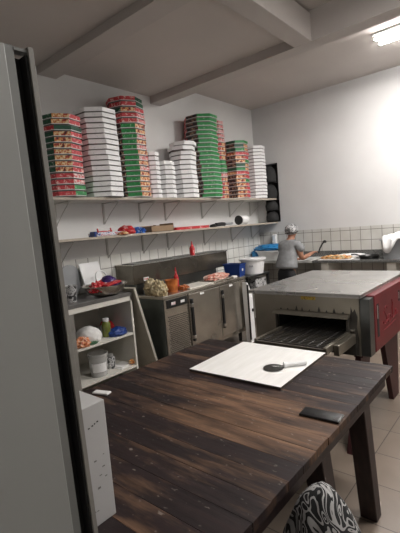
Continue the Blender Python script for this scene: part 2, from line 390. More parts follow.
# ------------------------------------------------------------------ pizza boxes
def octa(d, rot):
    r = d/2/math.cos(PI/8)
    return [(r*math.cos(rot+PI/8+k*PI/4), r*math.sin(rot+PI/8+k*PI/4)) for k in range(8)]
def make_box(d, h, facem, mats):
    """octagonal pizza box, base at z=0; facem = material index of each of the 8 lid sides"""
    b = BM(); prism(b, octa(d-.030, 0), 0, h*.72); tray = b
    l = BM()
    pts = octa(d, 0); n = 8
    lo = [l.verts.new((x, y, h*.22)) for x, y in pts]
    rim = [l.verts.new((x, y, h*.31)) for x, y in pts]
    mid = [l.verts.new((x, y, h*.955)) for x, y in pts]
    top = [l.verts.new((x*.992, y*.992, h*.995)) for x, y in pts]
    ilo = [l.verts.new((x*.985, y*.985, h*.22)) for x, y in pts]
    for k in range(n):
        k2 = (k+1) % n
        l.faces.new([lo[k], lo[k2], rim[k2], rim[k]]).material_index = len(mats)-1
        l.faces.new([rim[k], rim[k2], mid[k2], mid[k]]).material_index = facem[k]
        l.faces.new([mid[k], mid[k2], top[k2], top[k]]).material_index = facem[k]
        l.faces.new([ilo[k], ilo[k2], lo[k2], lo[k]]).material_index = facem[k]
    l.faces.new(top).material_index = len(mats)-1
    return tray, l
def proto_box(name, d, h, facem, mats):
    tr, li = make_box(d, h, facem, mats)
    root = bpy.data.objects.new(name, None)
    root.empty_display_size = .1; COL.objects.link(root)
    link('tray', tr, 'cardtray', root); link('lid', li, mats, root)
    return root
def copy_tree(o, parent=None):
    c = o.copy(); COL.objects.link(c)
    if parent: c.parent = parent
    for ch in list(o.children): copy_tree(ch, c)
    return c
# sides seen from the camera point towards +x and -y; side k has its normal at 45*(k+1) degrees
W = ['cardwhite', 'cardwhite']
G1 = ['p_food', 'p_dgreen', 'p_red', 'p_red']
stacks = [
 # x, y, d, n, h, rot, [(from_level, facem, mats)], lean fn, colour words, place words
 dict(x=-3.61, y=2.25, d=.38, n=14, h=.0560, rot=.30, pal='S1', desc='red and green printed pizza box', where='leftmost stack'),
 dict(x=-3.62, y=2.705, d=.43, n=17, h=.0535, rot=.12, pal='W', desc='large white pizza box', where='big white stack, second from left'),
 dict(x=-3.62, y=3.14, d=.38, n=19, h=.0582, rot=.10, pal='S3', desc='green and orange pizza box', where='tall printed stack, third from left'),
 dict(x=-3.62, y=3.46, d=.185, n=10, h=.0558, rot=.2, pal='W', desc='small white pizza box', where='narrow white stack, fourth from left'),
 dict(x=-3.62, y=3.695, d=.225, n=8, h=.0580, rot=.35, pal='W', desc='small white pizza box', where='lowest stack, fifth from left'),
 dict(x=-3.62, y=4.045, d=.335, n=12, h=.0607, rot=.2, pal='W', desc='white pizza box', where='stack left of the green tower'),
 dict(x=-3.62, y=4.475, d=.435, n=20, h=.0563, rot=.12, pal='S7', desc='bright green pizza box', where='green tower'),
 dict(x=-3.72, y=4.94, d=.245, n=18, h=.0638, rot=.0, pal='S8', desc='pink and red pizza box', where='narrow stack behind the green tower'),
 dict(x=-3.62, y=5.275, d=.36, n=15, h=.0582, rot=.2, pal='S9', desc='red and green speckled pizza box', where='second stack from the right'),
 dict(x=-3.61, y=5.80, d=.325, n=16, h=.0530, rot=.1, pal='W', desc='white pizza box', where='rightmost stack'),
]
# with rot ~0: k=6 -> normal 315deg (+x,-y), k=7 -> 0deg(+x), k=5 -> 270deg (-y), k=0 -> 45deg
def pal(code, i, n):
    if code == 'W': return [0]*8, ['cardwhite', 'cardwhite']
    mats = ['p_green', 'p_dgreen', 'p_food', 'p_red', 'p_pink', 'p_dark', 'cardwhite', 'cardwhite']
    if code == 'S1':
        if i == 11: f = {5:3, 6:1, 7:1, 0:3}
        elif i < 2: f = {5:3, 6:3, 7:0, 0:0}
        elif i < 4: f = {5:3, 6:3, 7:4, 0:0}
        else: f = {5:1, 6:2, 7:3, 0:3}
    elif code == 'S3':
        if i >= 17: f = {5:3, 6:3, 7:1, 0:0}
        elif i == 16: f = {5:1, 6:2, 7:3, 0:1}
        elif i >= 14: f = {5:3, 6:3, 7:4, 0:4}
        else: f = {5:5, 6:0, 7:2, 0:3}
        if 3 < i < 12 and f[7] == 2 and i % 2: f[7] = 4
    elif code == 'S7': f = {5:5, 6:0, 7:0, 0:2}
    elif code == 'S8':
        f = {5:4, 6:4, 7:4, 0:3} if i > 12 or i in (5,) else ({5:0, 6:0, 7:0, 0:3} if i in (6, 7, 8) else {5:3, 6:3, 7:2, 0:3})
    else:
        f = [{5:5, 6:2, 7:3, 0:3}, {5:1, 6:0, 7:2, 0:3}, {5:5, 6:2, 7:0, 0:4}, {5:2, 6:3, 7:3, 0:3}, {5:5, 6:1, 7:2, 0:0}][(i*3) % 5 if i > 3 else 0]
        if i == n-1: f = {5:1, 6:0, 7:0, 0:0}
    full = [3]*8
    for k, v in f.items(): full[k] = v
    return full, mats
protos = {}
for si, s in enumerate(stacks):
    rr = random.Random(si*11+3)
    z = 2.0
    for i in range(s['n']):
        fm, mats = pal(s['pal'], i, s['n'])
        key = (si, tuple(fm))
        if key not in protos:
            o = proto_box('pizza_box', s['d'], s['h'], fm, mats); protos[key] = o
        else: o = copy_tree(protos[key])
        t = i/(s['n']-1)
        dy = 0; dx = 0
        if si == 0: dy = -.012*math.sin(t*5)
        elif si == 1: dy = .006*math.sin(t*6)
        elif si == 2: dy = .010*math.sin(t*4)
        elif si == 5: dy = -.012*math.sin(t*3)
        elif si == 6: dy = -.010*t + .010*math.sin(t*7)
        elif si == 7: dy = .008*math.sin(t*5)
        elif si == 8: dy = -.012*math.sin(t*5)
        elif si == 9: dy = .01*math.sin(t*4)
        dx += rr.uniform(-.006, .006); dy += rr.uniform(-.006, .006)
        rz = s['rot'] + rr.uniform(-.05, .05)
        if si == 5 and i >= 10:
            dy += (-.03 if i == 10 else .0); dx += .02; rz += .3
        if si == 2 and i >= 14: dy += .01; rz += .1
        if si == 2 and i >= 17: dy -= .02; rz += .12
        o.location = (s['x']+dx, s['y']+dy, z); o.rotation_euler = (0, 0, rz)
        z += s['h']
        tag(o, '%s, %s in the %s' % (s['desc'], ordinal(i, s['n']), s['where']), 'pizza box', 'pizza boxes in the %s' % s['where'])

# ------------------------------------------------------------------ things on the lower shelf
ZS = 1.6005
def packet(name, loc, size, mat, label, cat, rz=0, seed=1, amp=.16, group=None, freq=3):
    b = BM(); blob(b, size[0]/2, size[1]/2, size[2], amp, freq, seed)
    return tag(link(name, b, mat, loc=loc, rot=(0,0,rz), smooth=True), label, cat, group)
def tools():
    t = thing('tool_packet', 'white and blue packet with red-tipped tools sticking up, left end of lower shelf', 'packet', (-3.58, 2.66, ZS))
    b = BM(); box(b, -.09, .07, -.17, .17, 0, .04, .008); link('wrapper', b, 'toolwrap', t)
    b = BM(); box(b, -.03, .06, -.19, -.155, 0, .055, .006); link('end_cap', b, 'blue', t)
    b = BM()
    for y in (-.10, .07): cyl(b, (0, y, .035), (0, y-.01, .085), .010, .007, 10)
    tube(b, [(0,-.10,.052), (0,.0,.050), (0,.08,.056)], .006)
    link('tool_handle', b, 'redwrap', t, smooth=True)
tools()
packet('snack_packet', (-3.57, 2.93, ZS), (.20,.20,.10), 'redwrap', 'crumpled red packet beside the white and blue packet', 'packet', seed=3)
packet('snack_packet', (-3.60, 3.12, ZS), (.20,.16,.075), 'bluewrap', 'crumpled blue packet in front of the brown carton tray', 'packet', .2, seed=5, amp=.3)
packet('snack_packet', (-3.47, 2.80, ZS), (.10,.14,.035), 'p_food', 'flat orange and green packet lying before the red one', 'packet', .2, seed=8)
def carton_tray():
    t = thing('carton_tray', 'shallow brown cardboard tray on the lower shelf, torn at its right end', 'tray', (-3.60, 3.42, ZS))
    b = BM(); box(b, -.12, .12, -.19, .19, 0, .006)
    box(b, .112, .12, -.19, .19, 0, .07); box(b, -.12, -.112, -.19, .19, 0, .08); box(b, -.12, .12, -.19, -.182, 0, .07); box(b, -.12, .12, .182, .19, 0, .095)
    link('tray_body', b, 'cardbrown', t)
    b = BM(); blob(b, .08, .14, .07, .3, 4, 4, c=(0,0,.006)); link('contents', b, 'p_dark', t, smooth=True)
carton_tray()
def red_tray():
    t = thing('plastic_tray', 'long flat red plastic tray with pale bars, centre of the lower shelf', 'tray', (-3.60, 3.98, ZS), .04)
    b = BM(); box(b, -.12, .12, -.34, .34, 0, .008, .002)
    for s in (-1, 1): box(b, s*.12-.006, s*.12+.006, -.34, .34, 0, .035, .002); box(b, -.12, .12, s*.34-.006, s*.34+.006, 0, .035, .002)
    for k in range(9): box(b, -.12, .12, -.30+k*.075-.004, -.30+k*.075+.004, .008, .022)
    link('tray_body', b, 'redwrap', t)
    b = BM(); box(b, -.06, .07, -.20, .22, .0225, .034, .003); link('tray_lid', b, 'meat', t)
red_tray()
def black_tool():
    t = thing('hand_blender', 'black and grey hand tool lying beside the white cup on the lower shelf', 'tool', (-3.58, 4.78, ZS), .05)
    b = BM(); tube(b, [(0,-.20,.03), (0,-.05,.035), (0,.02,.03)], .028, 12); link('handle', b, 'black', t, smooth=True)
    b = BM(); tube(b, [(0,.02,.03), (0,.20,.032)], .020, 12); lathe(b, [(0,0),(.03,0),(.03,.03),(0,.03)], 14, (0,.21,.02)); link('shaft', b, 'greybin', t, smooth=True)
black_tool()
packet('power_adapter', (-3.58, 4.53, ZS), (.12,.09,.045), 'black', 'small black lump at the left tip of the black hand tool', 'adapter', seed=4, amp=.1)
def white_cup():
    t = thing('plastic_cup', 'white round cup lying on its side with a dark collar, right part of lower shelf', 'cup', (-3.58, 5.26, ZS+.075))
    b = BM(); cyl(b, (0,-.06,0), (0,.10,0), .062, .074, 24); blob(b, .07,.05,.07, 0, 1, 0, 3, (0,.10,0), False); link('cup_body', b, 'white', t, smooth=True)
    b = BM(); cyl(b, (0,-.09,0), (0,-.06,0), .074, .066, 24); link('collar', b, 'black', t)
white_cup()
# ------------------------------------------------------------------ rack in the wall recess
def rack():
    t = thing('recessed_rack', 'dark four-compartment rack let into the back wall beside the shelf end', 'rack', (-3.535, YB, 1.60))
    b = BM(); w = .129
    box(b, -w, w, .108, .118, .002, .998)
    for s in (-1, 1): box(b, s*w-.004, s*w+.0, -.004, .118, .002, .998)
    for z in (.002, .20, .385, .665, .975): box(b, -w, w, -.004, .118, z, z+.018)
    link('frame', b, 'niche', t)
rack()
for z, h, lab in ((1.6205, .17, 'lowest'), (1.8035, .17, 'second from the bottom'), (2.0035, .25, 'third from the bottom'), (2.2835, .27, 'topmost')):
    b = BM(); blob(b, .108, .11, h, .06, 2.2, z*3, c=(0,0,0))
    tag(link('black_bundle', b, 'rug', loc=(-3.535, YB-.045, z), smooth=True), 'rounded black bundle in the recessed wall rack, %s' % lab, 'bundle', 'black bundles in the recessed rack')

# ------------------------------------------------------------------ open white unit at the left
def unit():
    t = thing('open_shelf_unit', 'white painted open shelf unit with grey top against the tiled wall', 'shelf unit', (0,0,0))
    x0, x1, y0, y1 = -3.835, -3.25, 1.86, 2.65
    b = BM(); box(b, x0, x1-.012, y0+.002, y1-.002, .975, 1.0, .002); link('worktop', b, 'counter_grey', t)
    b = BM(); box(b, x1-.012, x1+.006, y0, y1, .965, 1.002, .002); link('top_edge', b, 'counter_grey', t)
    b = BM(); box(b, x1-.025, x1, y0, y1, .915, .965, .002); link('top_rail', b, 'offwhite', t)
    b = BM(); box(b, x0, x1, y0, y0+.10, 0, .915, .002); link('side_panel', b, 'jamb', t)
    b = BM(); box(b, x0, x1, y1-.022, y1, 0, .975, .002); link('side_panel', b, 'offwhite', t)
    b = BM(); box(b, x0, x0+.01, y0+.1, y1-.022, .05, .965); link('back_panel', b, 'cream', t)
    for z in (.575, .225):
        b = BM(); box(b, x0+.01, x1-.002, y0+.1, y1-.022, z-.02, z, .001); link('shelf_board', b, 'offwhite', t)
    b = BM(); box(b, x0, x1-.04, y0+.1, y1-.022, 0, .05); link('plinth', b, 'offwhite', t)
unit()
def leaning():
    # a board leaning on the unit's right end
    b = BM()
    prism(b, [(2.655,1.035),(2.680,1.045),(2.945,.012),(2.92,0)], -3.82, -3.21, 'x')
    o = link('leaning_board', b, 'cream')
    tag(o, 'cream board leaning against the right end of the white shelf unit', 'board')
leaning()
# on top of the unit
def cup_on_unit():
    t = thing('plastic_cup', 'clear plastic cup with dark print at the left of the grey worktop', 'cup', (-3.40, 2.055, 1.0025))
    b = BM(); lathe(b, [(.001,0),(.040,0),(.052,.15),(.056,.16),(.053,.16),(.049,.15),(.038,.006),(.001,.006)], 28); link('cup_body', b, 'cupprint', t, smooth=True)
cup_on_unit()
def bowl():
    t = thing('metal_basin', 'wide stainless steel basin on the grey worktop, filled with wrappings', 'basin', (-3.37, 2.42, 1.0025))
    b = BM(); lathe(b, [(.001,0),(.10,0),(.17,.035),(.210,.105),(.230,.110),(.230,.115),(.208,.111),(.165,.042),(.098,.006),(.001,.006)], 40); link('bowl', b, 'steel', t, smooth=True)
bowl()
packet('red_wrapping', (-3.32, 2.30, 1.06), (.13,.17,.10), 'redwrap', 'bright red wrapping crumpled in the steel basin', 'wrapping', seed=2, amp=.5)
b = BM(); box(b, -.035, .035, -.12, .12, 0, .02, .008)
tag(link('red_scoop', b, 'redwrap', loc=(-3.25, 2.42, 1.120), rot=(.06,.1,.3)), 'flat red handle lying across the steel basin rim', 'scoop')
packet('purple_bag', (-3.44, 2.52, 1.05), (.19,.20,.14), 'purple', 'dark purple bag lying in the right of the steel basin', 'bag', .5, seed=9, amp=.12)
packet('black_bag', (-3.34, 2.41, 1.05), (.12,.12,.08), 'blackmatte', 'black bag between the red and purple wrappings', 'bag', seed=6, amp=.35)
b = BM(); cyl(b, (0,0,0), (.0,0.014,0), .165, .165, 40)
tag(link('round_tray', b, 'greybin', loc=(-3.72, 2.26, 1.165), rot=(0,0,PI/2)), 'grey round tray standing against the tiles', 'tray')
for o in COL.objects:
    if o.name == 'round_tray': o.rotation_euler = (0, 0, -PI/2+.25); o.location = (-3.74, 2.25, 1.168)
b = BM(); box(b, -.012, 0, -.13, .15, 0, .34, .004)
tag(link('chopping_board', b, 'white', loc=(-3.66, 2.52, 1.0025), rot=(0,-.28,.15)), 'white chopping board leaning on the tiles behind the basin', 'board')
b = BM(); lathe(b, [(.075,0),(.085,0),(.085,.014),(.075,.014),(.075,0)], 30)
tag(link('baking_ring', b, 'white', loc=(-3.60, 2.55, 1.155), rot=(0,PI/2-.28,.15)), 'white ring resting against the white chopping board', 'ring')
# in the unit, upper shelf
Z1 = .5755
packet('white_sack', (-3.42, 2.20, Z1), (.28,.24,.15), 'paper', 'white plastic sack on the upper board of the open unit', 'sack', seed=12, amp=.09)
packet('vegetable_bag', (-3.33, 2.06, Z1), (.16,.17,.085), 'carrot', 'net bag of orange vegetables at the left of the open unit', 'bag', seed=14, amp=.35)
packet('green_wrap', (-3.29, 2.16, Z1), (.05,.10,.03), 'leaf', 'scrap of green wrap beside the orange vegetables', 'wrap', seed=15, amp=.3)
def jar(loc, r, h, label, body, lidm, cap=True):
    t = thing('glass_jar', label, 'jar', loc)
    b = BM(); lathe(b, [(.001,0),(r*.95,0),(r,.01),(r,h*.72),(r*.7,h*.82),(r*.62,h*.86)], 24); link('jar_body', b, body, t, smooth=True)
    if cap:
        b = BM(); lathe(b, [(.001,h*.84),(r*.68,h*.84),(r*.68,h),(.001,h)], 24); link('jar_lid', b, lidm, t, smooth=True)
    return t
jar((-3.40, 2.405, Z1), .045, .19, 'olive green jar with a white cap inside the open unit', 'olive', 'white')
packet('blue_bag', (-3.345, 2.495, Z1), (.18,.21,.085), 'blue', 'dark blue bag at the right end of the open unit', 'bag', .2, seed=17, amp=.2)
packet('brown_packet', (-3.56, 2.52, Z1), (.12,.16,.13), 'redwrap', 'dull red packet at the back behind the blue bag', 'packet', seed=18, amp=.2)
packet('white_packet', (-3.52, 2.44, Z1), (.07,.07,.10), 'crumple', 'small white packet between the olive jar and blue bag', 'packet', seed=19, amp=.2)
Z2 = .2255
def bucket():
    t = thing('plastic_bucket', 'clear plastic bucket with a white label on the lowest board', 'bucket', (-3.37, 2.245, Z2))
    b = BM(); lathe(b, [(.001,0),(.082,0),(.096,.20),(.104,.205),(.104,.225),(.096,.225),(.092,.20),(.079,.006),(.001,.006)], 32); link('bucket_body', b, 'clear', t, smooth=True)
    b = BM(); lathe(b, [(.001,.008),(.077,.008),(.084,.09),(.001,.10)], 32); link('contents', b, 'cardwhite', t, smooth=True)
    b = BM()
    for k in range(10):
        a0 = -1.35+k*.17; a1 = a0+.17
        def pp(a, z): r = .0835+z*.07; return (r*math.cos(a), r*math.sin(a), z)
        b.faces.new([b.verts.new(pp(a0,.05)), b.verts.new(pp(a1,.05)), b.verts.new(pp(a1,.14)), b.verts.new(pp(a0,.14))])
    link('bucket_label', b, 'cardwhite', t)
bucket()
jar((-3.43, 2.435, Z2), .048, .15, 'small clear jar with pale contents beside the clear bucket', 'cupprint', 'clear')
b = BM(); box(b, -.08, .10, -.10, .07, 0, .008); box(b, -.06, .09, -.08, .075, .008, .016)
tag(link('papers', b, 'paper', loc=(-3.38, 2.535, Z2), rot=(0,0,.1)), 'few sheets of paper lying right on the lowest board', 'paper')
packet('orange_packet', (-3.29, 2.60, Z2+.017), (.055,.055,.045), 'food', 'small orange and white packet at the right end of lowest board', 'packet', seed=22, amp=.5)

# ------------------------------------------------------------------ refrigerated prep counter
def prep():
    t = thing('prep_refrigerator', 'stainless steel refrigerated prep counter with raised topping unit along the wall', 'prep counter', (0,0,0))
    x0, x1, y0, y1 = -3.835, -3.10, 2.955, 4.52
    b = BM(); box(b, x0, x1-.02, y0+.012, y1, .14, .865, .004); link('cabinet', b, 'steel', t)
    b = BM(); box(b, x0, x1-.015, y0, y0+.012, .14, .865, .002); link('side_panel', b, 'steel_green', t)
    b = BM(); box(b, x0, x1+.012, y0-.012, y1+.012, .865, .90, .005); link('worktop', b, 'steel', t)
    for xx in (x0+.06, x1-.09):
        for yy in (y0+.07, (y0+y1)/2, y1-.07):
            b = BM(); cyl(b, (xx, yy, 0), (xx, yy, .14), .022, .028, 14); link('foot', b, 'black', t)
    b = BM(); box(b, x1-.021, x1-.004, y0+.01, 3.345, .15, .86, .003); fr = link('grille_panel', b, 'steel', t)
    b = BM()
    for k in range(23):                                 # punched louvres of the condenser grille
        for j in range(12):
            z = .18+k*.0215; y = 3.01+j*.0265+(.013 if k % 2 else 0)
            box(b, x1-.0045, x1-.002, y, y+.017, z, z+.009)
    link('louvre_slots', b, 'blackmatte', fr)
    b = BM(); box(b, x1-.005, x1+.004, 3.0, 3.33, .755, .848, .003); cp = link('control_panel', b, 'black', t)
    for yy, n in ((3.10, 3), (3.25, 1)):
        b = BM(); box(b, x1+.004, x1+.006, yy-.032, yy+.032, .785, .815); d = link('display', b, 'white', cp)
    b = BM()
    for yy in (3.082, 3.104, 3.126):
        for dz in (-.008, .008): box(b, x1+.006, x1+.0068, yy-.006, yy+.006, .80+dz-.0015, .80+dz+.0015)
        for dy in (-.006, .006): box(b, x1+.006, x1+.0068, yy+dy-.0012, yy+dy+.0012, .792, .808)
    link('display_digits', b, 'redwrap', cp)
    for (a, c) in ((3.355, 3.93), (3.94, 4.515)):
        b = BM(); box(b, x1-.02, x1+.012, a, c, .20, .855, .006); d = link('door', b, 'steel', t)
        b = BM(); box(b, x1+.012, x1+.035, a+.012, a+.048, .30 if a < 3.5 else .31, .80, .006); h = link('handle', b, 'black', d)
        b = BM(); box(b, x1+.012, x1+.038, a+.010, a+.050, .70, .745, .003); link('handle_clip', b, 'chrome', h)
        b = BM(); box(b, x1+.012, x1+.038, a+.010, a+.050, .33, .37, .003); link('handle_clip', b, 'chrome', h)
        b = BM(); box(b, x1+.012, x1+.015, a+.20, a+.27, .815, .84, .001); link('badge', b, 'paper', d)
    # raised topping unit
    rx, ry1 = -3.52, 4.72
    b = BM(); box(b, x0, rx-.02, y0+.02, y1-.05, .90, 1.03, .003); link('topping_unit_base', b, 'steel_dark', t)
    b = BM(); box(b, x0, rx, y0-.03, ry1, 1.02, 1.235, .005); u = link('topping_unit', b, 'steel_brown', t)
    b = BM(); box(b, x0-.0, rx+.008, y0-.035, ry1+.005, 1.235, 1.248, .003); link('cover', b, 'steel', u)
    b = BM(); box(b, rx+.0005, rx+.010, y0-.037, ry1+.006, 1.236, 1.250, .001); link('front_trim', b, 'chrome', u)
    b = BM()
    for k in range(8): box(b, x0+.05, rx-.03, y0+.04+k*.212, y0+.22+k*.212, 1.248, 1.255, .002)
    link('pan_lids', b, 'steel_dark', u)
    b = BM(); box(b, rx, rx+.002, y0+.12, y0+.20, 1.045, 1.085); box(b, rx+.002, rx+.0025, y0+.13, y0+.142, 1.055, 1.075, mi=1); box(b, rx+.002, rx+.0025, y0+.15, y0+.162, 1.055, 1.075, mi=1); box(b, rx+.002, rx+.0025, y0+.17, y0+.188, 1.055, 1.075, mi=1)
    link('sticker', b, ['paper', 'redwrap'], u)
prep()
ZP = .9005
def bottle(loc, label, r=.028, h=.17, mat='redwrap'):
    t = thing('sauce_bottle', label, 'bottle', loc)
    b = BM(); lathe(b, [(.001,0),(r,0),(r,h*.5),(r*.75,h*.62),(r*.45,h*.68)], 20); link('bottle_body', b, mat, t, smooth=True)
    b = BM(); lathe(b, [(.001,h*.66),(r*.45,h*.66),(r*.4,h*.74),(r*.12,h),(.001,h)], 16); link('nozzle', b, mat, t, smooth=True)
    return t
bottle((-3.56, 4.01, 1.2485), 'red squeeze bottle standing on top of the raised topping unit', .035, .19)
bottle((-3.36, 3.45, ZP), 'red squeeze bottle standing behind the orange sauce tub', .03, .26)
def tub(loc, r, h, mat, label, fill):
    t = thing('food_tub', label, 'tub', loc)
    b = BM(); lathe(b, [(.001,0),(r*.85,0),(r,h),(r*1.05,h),(r*1.05,h*1.05),(r*.96,h*1.05),(r*.82,.008),(.001,.008)], 24); link('tub_body', b, mat, t, smooth=True)
    b = BM(); lathe(b, [(.001,.01),(r*.81,.01),(r*.93,h*.8),(r*.5,h*.92),(.001,h*.95)], 24); link('contents', b, fill, t, smooth=True)
tub((-3.24, 3.245, ZP), .075, .135, 'orange', 'orange tub of sauce on the prep counter', 'orange')
packet('dough_bag', (-3.22, 3.02, ZP), (.19,.18,.16), 'dough', 'pale bag of grated cheese left of the orange tub', 'bag', seed=31, amp=.28, freq=4)
packet('dough_bag', (-3.42, 3.08, ZP), (.15,.15,.17), 'dough', 'pale bag of grated cheese, taller and behind the front bag', 'bag', seed=33, amp=.28, freq=4)
b = BM(); box(b, -.13, .13, -.26, .26, 0, .014, .003)
tag(link('cutting_board', b, 'offwhite', loc=(-3.26, 3.68, ZP), rot=(0,0,.02)), 'pale cutting board lying on the prep counter before the meat', 'board')
packet('bread_heap', (-3.22, 3.42, ZP), (.13,.13,.05), 'orange', 'small orange heap right of the orange sauce tub', 'food', seed=35, amp=.4)
def meat():
    t = thing('meat_tray', 'tray heaped with pink sliced meat on the prep counter', 'tray', (-3.25, 4.10, ZP))
    b = BM(); box(b, -.12, .12, -.22, .22, 0, .025, .008); link('tray_body', b, 'steel', t)
    b = BM(); blob(b, .11, .21, .075, .35, 5, 41, c=(0,0,.02)); link('sliced_meat', b, 'meat', t, smooth=True)
meat()
b = BM(); box(b, -.03, .03, -.05, .05, 0, .015, .003); box(b, -.028, .028, .0, .048, .015, .017)
tag(link('paper_pad', b, 'paper', loc=(-3.2, 4.40, ZP)), 'small white paper pad at the right end of prep counter', 'pad')

# side table beyond the prep counter, with crate and basin
def side_table():
    t = thing('side_table', 'small dark-topped metal table past the end of the prep counter', 'table', (0,0,0))
    x0, x1, y0, y1 = -3.82, -3.07, 4.565, 5.15
    b = BM(); box(b, x0, x1, y0, y1, .855, .88, .003); link('tabletop', b, 'steel_dark', t)
    for xx in (x0+.025, x1-.025):
        for yy in (y0+.025, y1-.025):
            b = BM(); box(b, xx-.018, xx+.018, yy-.018, yy+.018, 0, .855, .002); link('leg', b, 'black', t)
    b = BM(); box(b, x0+.02, x1-.02, y0+.02, y1-.02, .62, .64); link('lower_shelf', b, 'steel_dark', t)
side_table()
b = BM(); box(b, -.15, .15, -.14, .14, 0, .17, .01)
tag(link('clear_box', b, 'cupprint', loc=(-3.26, 4.96, .6405)), 'clear printed plastic box on the side table lower shelf', 'box')
def crate():
    t = thing('blue_crate', 'dark blue plastic tub on the side table, left of the white basin', 'tub', (-3.365, 4.675, .8805))
    b = BM()
    pts = lambda s: [(-.14*s,-.075*s),(.14*s,-.075*s),(.14*s,.075*s),(-.14*s,.075*s)]
    for (s0, z0, s1, z1) in ((.9, 0, 1, .16),):
        lo = [b.verts.new((x,y,z0)) for x,y in pts(s0)]; hi = [b.verts.new((x,y,z1)) for x,y in pts(s1)]
        rim = [b.verts.new((x,y,z1)) for x,y in pts(1.08)]; rim2 = [b.verts.new((x,y,z1+.014)) for x,y in pts(1.08)]; inn = [b.verts.new((x,y,z1+.014)) for x,y in pts(.95)]; ib = [b.verts.new((x,y,.01)) for x,y in pts(.86)]
        b.faces.new(lo)
        for A, B_ in ((lo,hi),(hi,rim),(rim,rim2),(rim2,inn),(inn,ib)):
            for k in range(4): b.faces.new([A[k],A[(k+1)%4],B_[(k+1)%4],B_[k]])
        b.faces.new(ib)
    link('tub_body', b, 'blue', t)
    b = BM(); box(b, .136, .1385, -.014, .014, .07, .105); link('sticker', b, 'paper', t)
crate()
def basin():
    t = thing('white_basin', 'large round white plastic basin on the side table', 'basin', (-3.23, 4.945, .8805))
    b = BM(); lathe(b, [(.001,0),(.15,0),(.178,.19),(.195,.195),(.195,.213),(.172,.213),(.145,.01),(.001,.01)], 44); link('basin_body', b, 'white', t, smooth=True)
    b = BM(); lathe(b, [(.001,.2135),(.195,.2135),(.200,.208),(.200,.222),(.001,.235)], 44); link('lid', b, 'white', t, smooth=True)
    b = BM(); box(b, -.03, .03, -.002, .0, -.012, .012); bmesh.ops.transform(b, matrix=Matrix.Translation((.07,-.153,.12)) @ Matrix.Rotation(.42,4,'Z') @ Matrix.Rotation(-.17,4,'X'), verts=b.verts); link('maker_mark', b, 'greybin', t)
basin()
def stool_white():
    t = thing('white_step_stool', 'white folding step leaning at the end of the prep counter', 'step stool', (-3.0, 4.445, 0))
    b = BM(); prism(b, [(-.055,.70),(-.045,.83),(-.03,.83),(.075,.66),(.085,.0),(-.03,.0)], -.06, .012, 'x'); link('panel', b, 'white', t)
    b = BM(); box(b, .012, .03, .035, .055, .42, .46, .004); box(b, .012, .03, -.055, -.035, .05, .8, .002); link('hinge', b, 'black', t)
stool_white()

# ------------------------------------------------------------------ back sink counter
def counter():
    t = thing('sink_counter', 'long dark stone counter along the tiled back wall', 'counter', (0,0,0))
    x0, x1, y0, y1 = -3.835, 1.0, 5.62, YB-.012
    b = BM(); box(b, -2.62, x1, y0, y1, .945, .98, .004); link('stone_top', b, 'granite', t)
    b = BM(); box(b, x0, -2.62, y0, y1, .945, .985, .004); link('sink_top', b, 'marble', t)
    b = BM(); box(b, -3.0, x1, y1-.02, y1, .98, 1.075, .002); link('upstand', b, 'granite', t)
    for x in (-3.78, -2.44, -1.52, -.55, .5):
        b = BM(); box(b, x-.055, x+.055, y0+.04, y1, 0, .945, .003); link('pier', b, 'offwhite', t)
counter()
ZC = .9855
def tubs_blue():
    t = thing('white_tub', 'white oval tub by the wall corner under the blue plastic', 'tub', (-3.42, 5.86, ZC))
    b = BM(); r = 1
    lathe(b, [(.001,0),(.15,0),(.19,.13),(.205,.14),(.205,.155),(.185,.155),(.145,.01),(.001,.01)], 36)
    bmesh.ops.scale(b, vec=(1.5,.95,1), verts=b.verts); link('tub_body', b, 'white', t, smooth=True)
tubs_blue()
b = BM(); blob(b, .36, .18, .10, .22, 3, 51)
tag(link('blue_sheet', b, 'skyblue', loc=(-3.40, 5.88, ZC+.157), smooth=True), 'sky blue plastic draped over the white tub', 'plastic sheet')
b = BM(); blob(b, .07, .10, .17, .2, 3, 52)
tag(link('blue_sheet', b, 'skyblue', loc=(-3.76, 5.9, ZC), smooth=True), 'small blue plastic hanging in the corner left of white tub', 'plastic sheet')
def food_tray():
    t = thing('food_paper', 'white paper with orange pizza toppings on the back counter', 'food', (-2.30, 5.78, .9805))
    b = BM(); box(b, -.24, .24, -.13, .13, 0, .008, .002); link('paper', b, 'paper', t)
    b = BM(); blob(b, .20, .09, .055, .5, 6, 61, c=(0,-.01,.008)); link('toppings', b, 'food', t, smooth=True)
food_tray()
b = BM(); blob(b, .24, .06, .06, .15, 3, 62)
tag(link('rolled_paper', b, 'crumple', loc=(-1.98, 6.0, .9805), rot=(0,0,.1), smooth=True), 'long white folded cloth beside the orange toppings', 'cloth')
def pan():
    t = thing('black_pan', 'wide black pan lying on the dark counter left of grey bin', 'pan', (-1.93, 5.86, .9805))
    b = BM(); lathe(b, [(.001,0),(.115,0),(.14,.045),(.145,.045),(.12,.004),(.001,.004)], 36); link('pan_body', b, 'black', t, smooth=True)
    b = BM(); tube(b, [(-.13,0,.04),(-.20,.01,.06),(-.26,.02,.055)], .010); link('handle', b, 'black', t, smooth=True)
o_pan = None
pan()
COL.objects['black_pan'].location = (-1.86, 5.86, .9805)
COL.objects['rolled_paper'].location = (-2.17, 6.03, .9805)
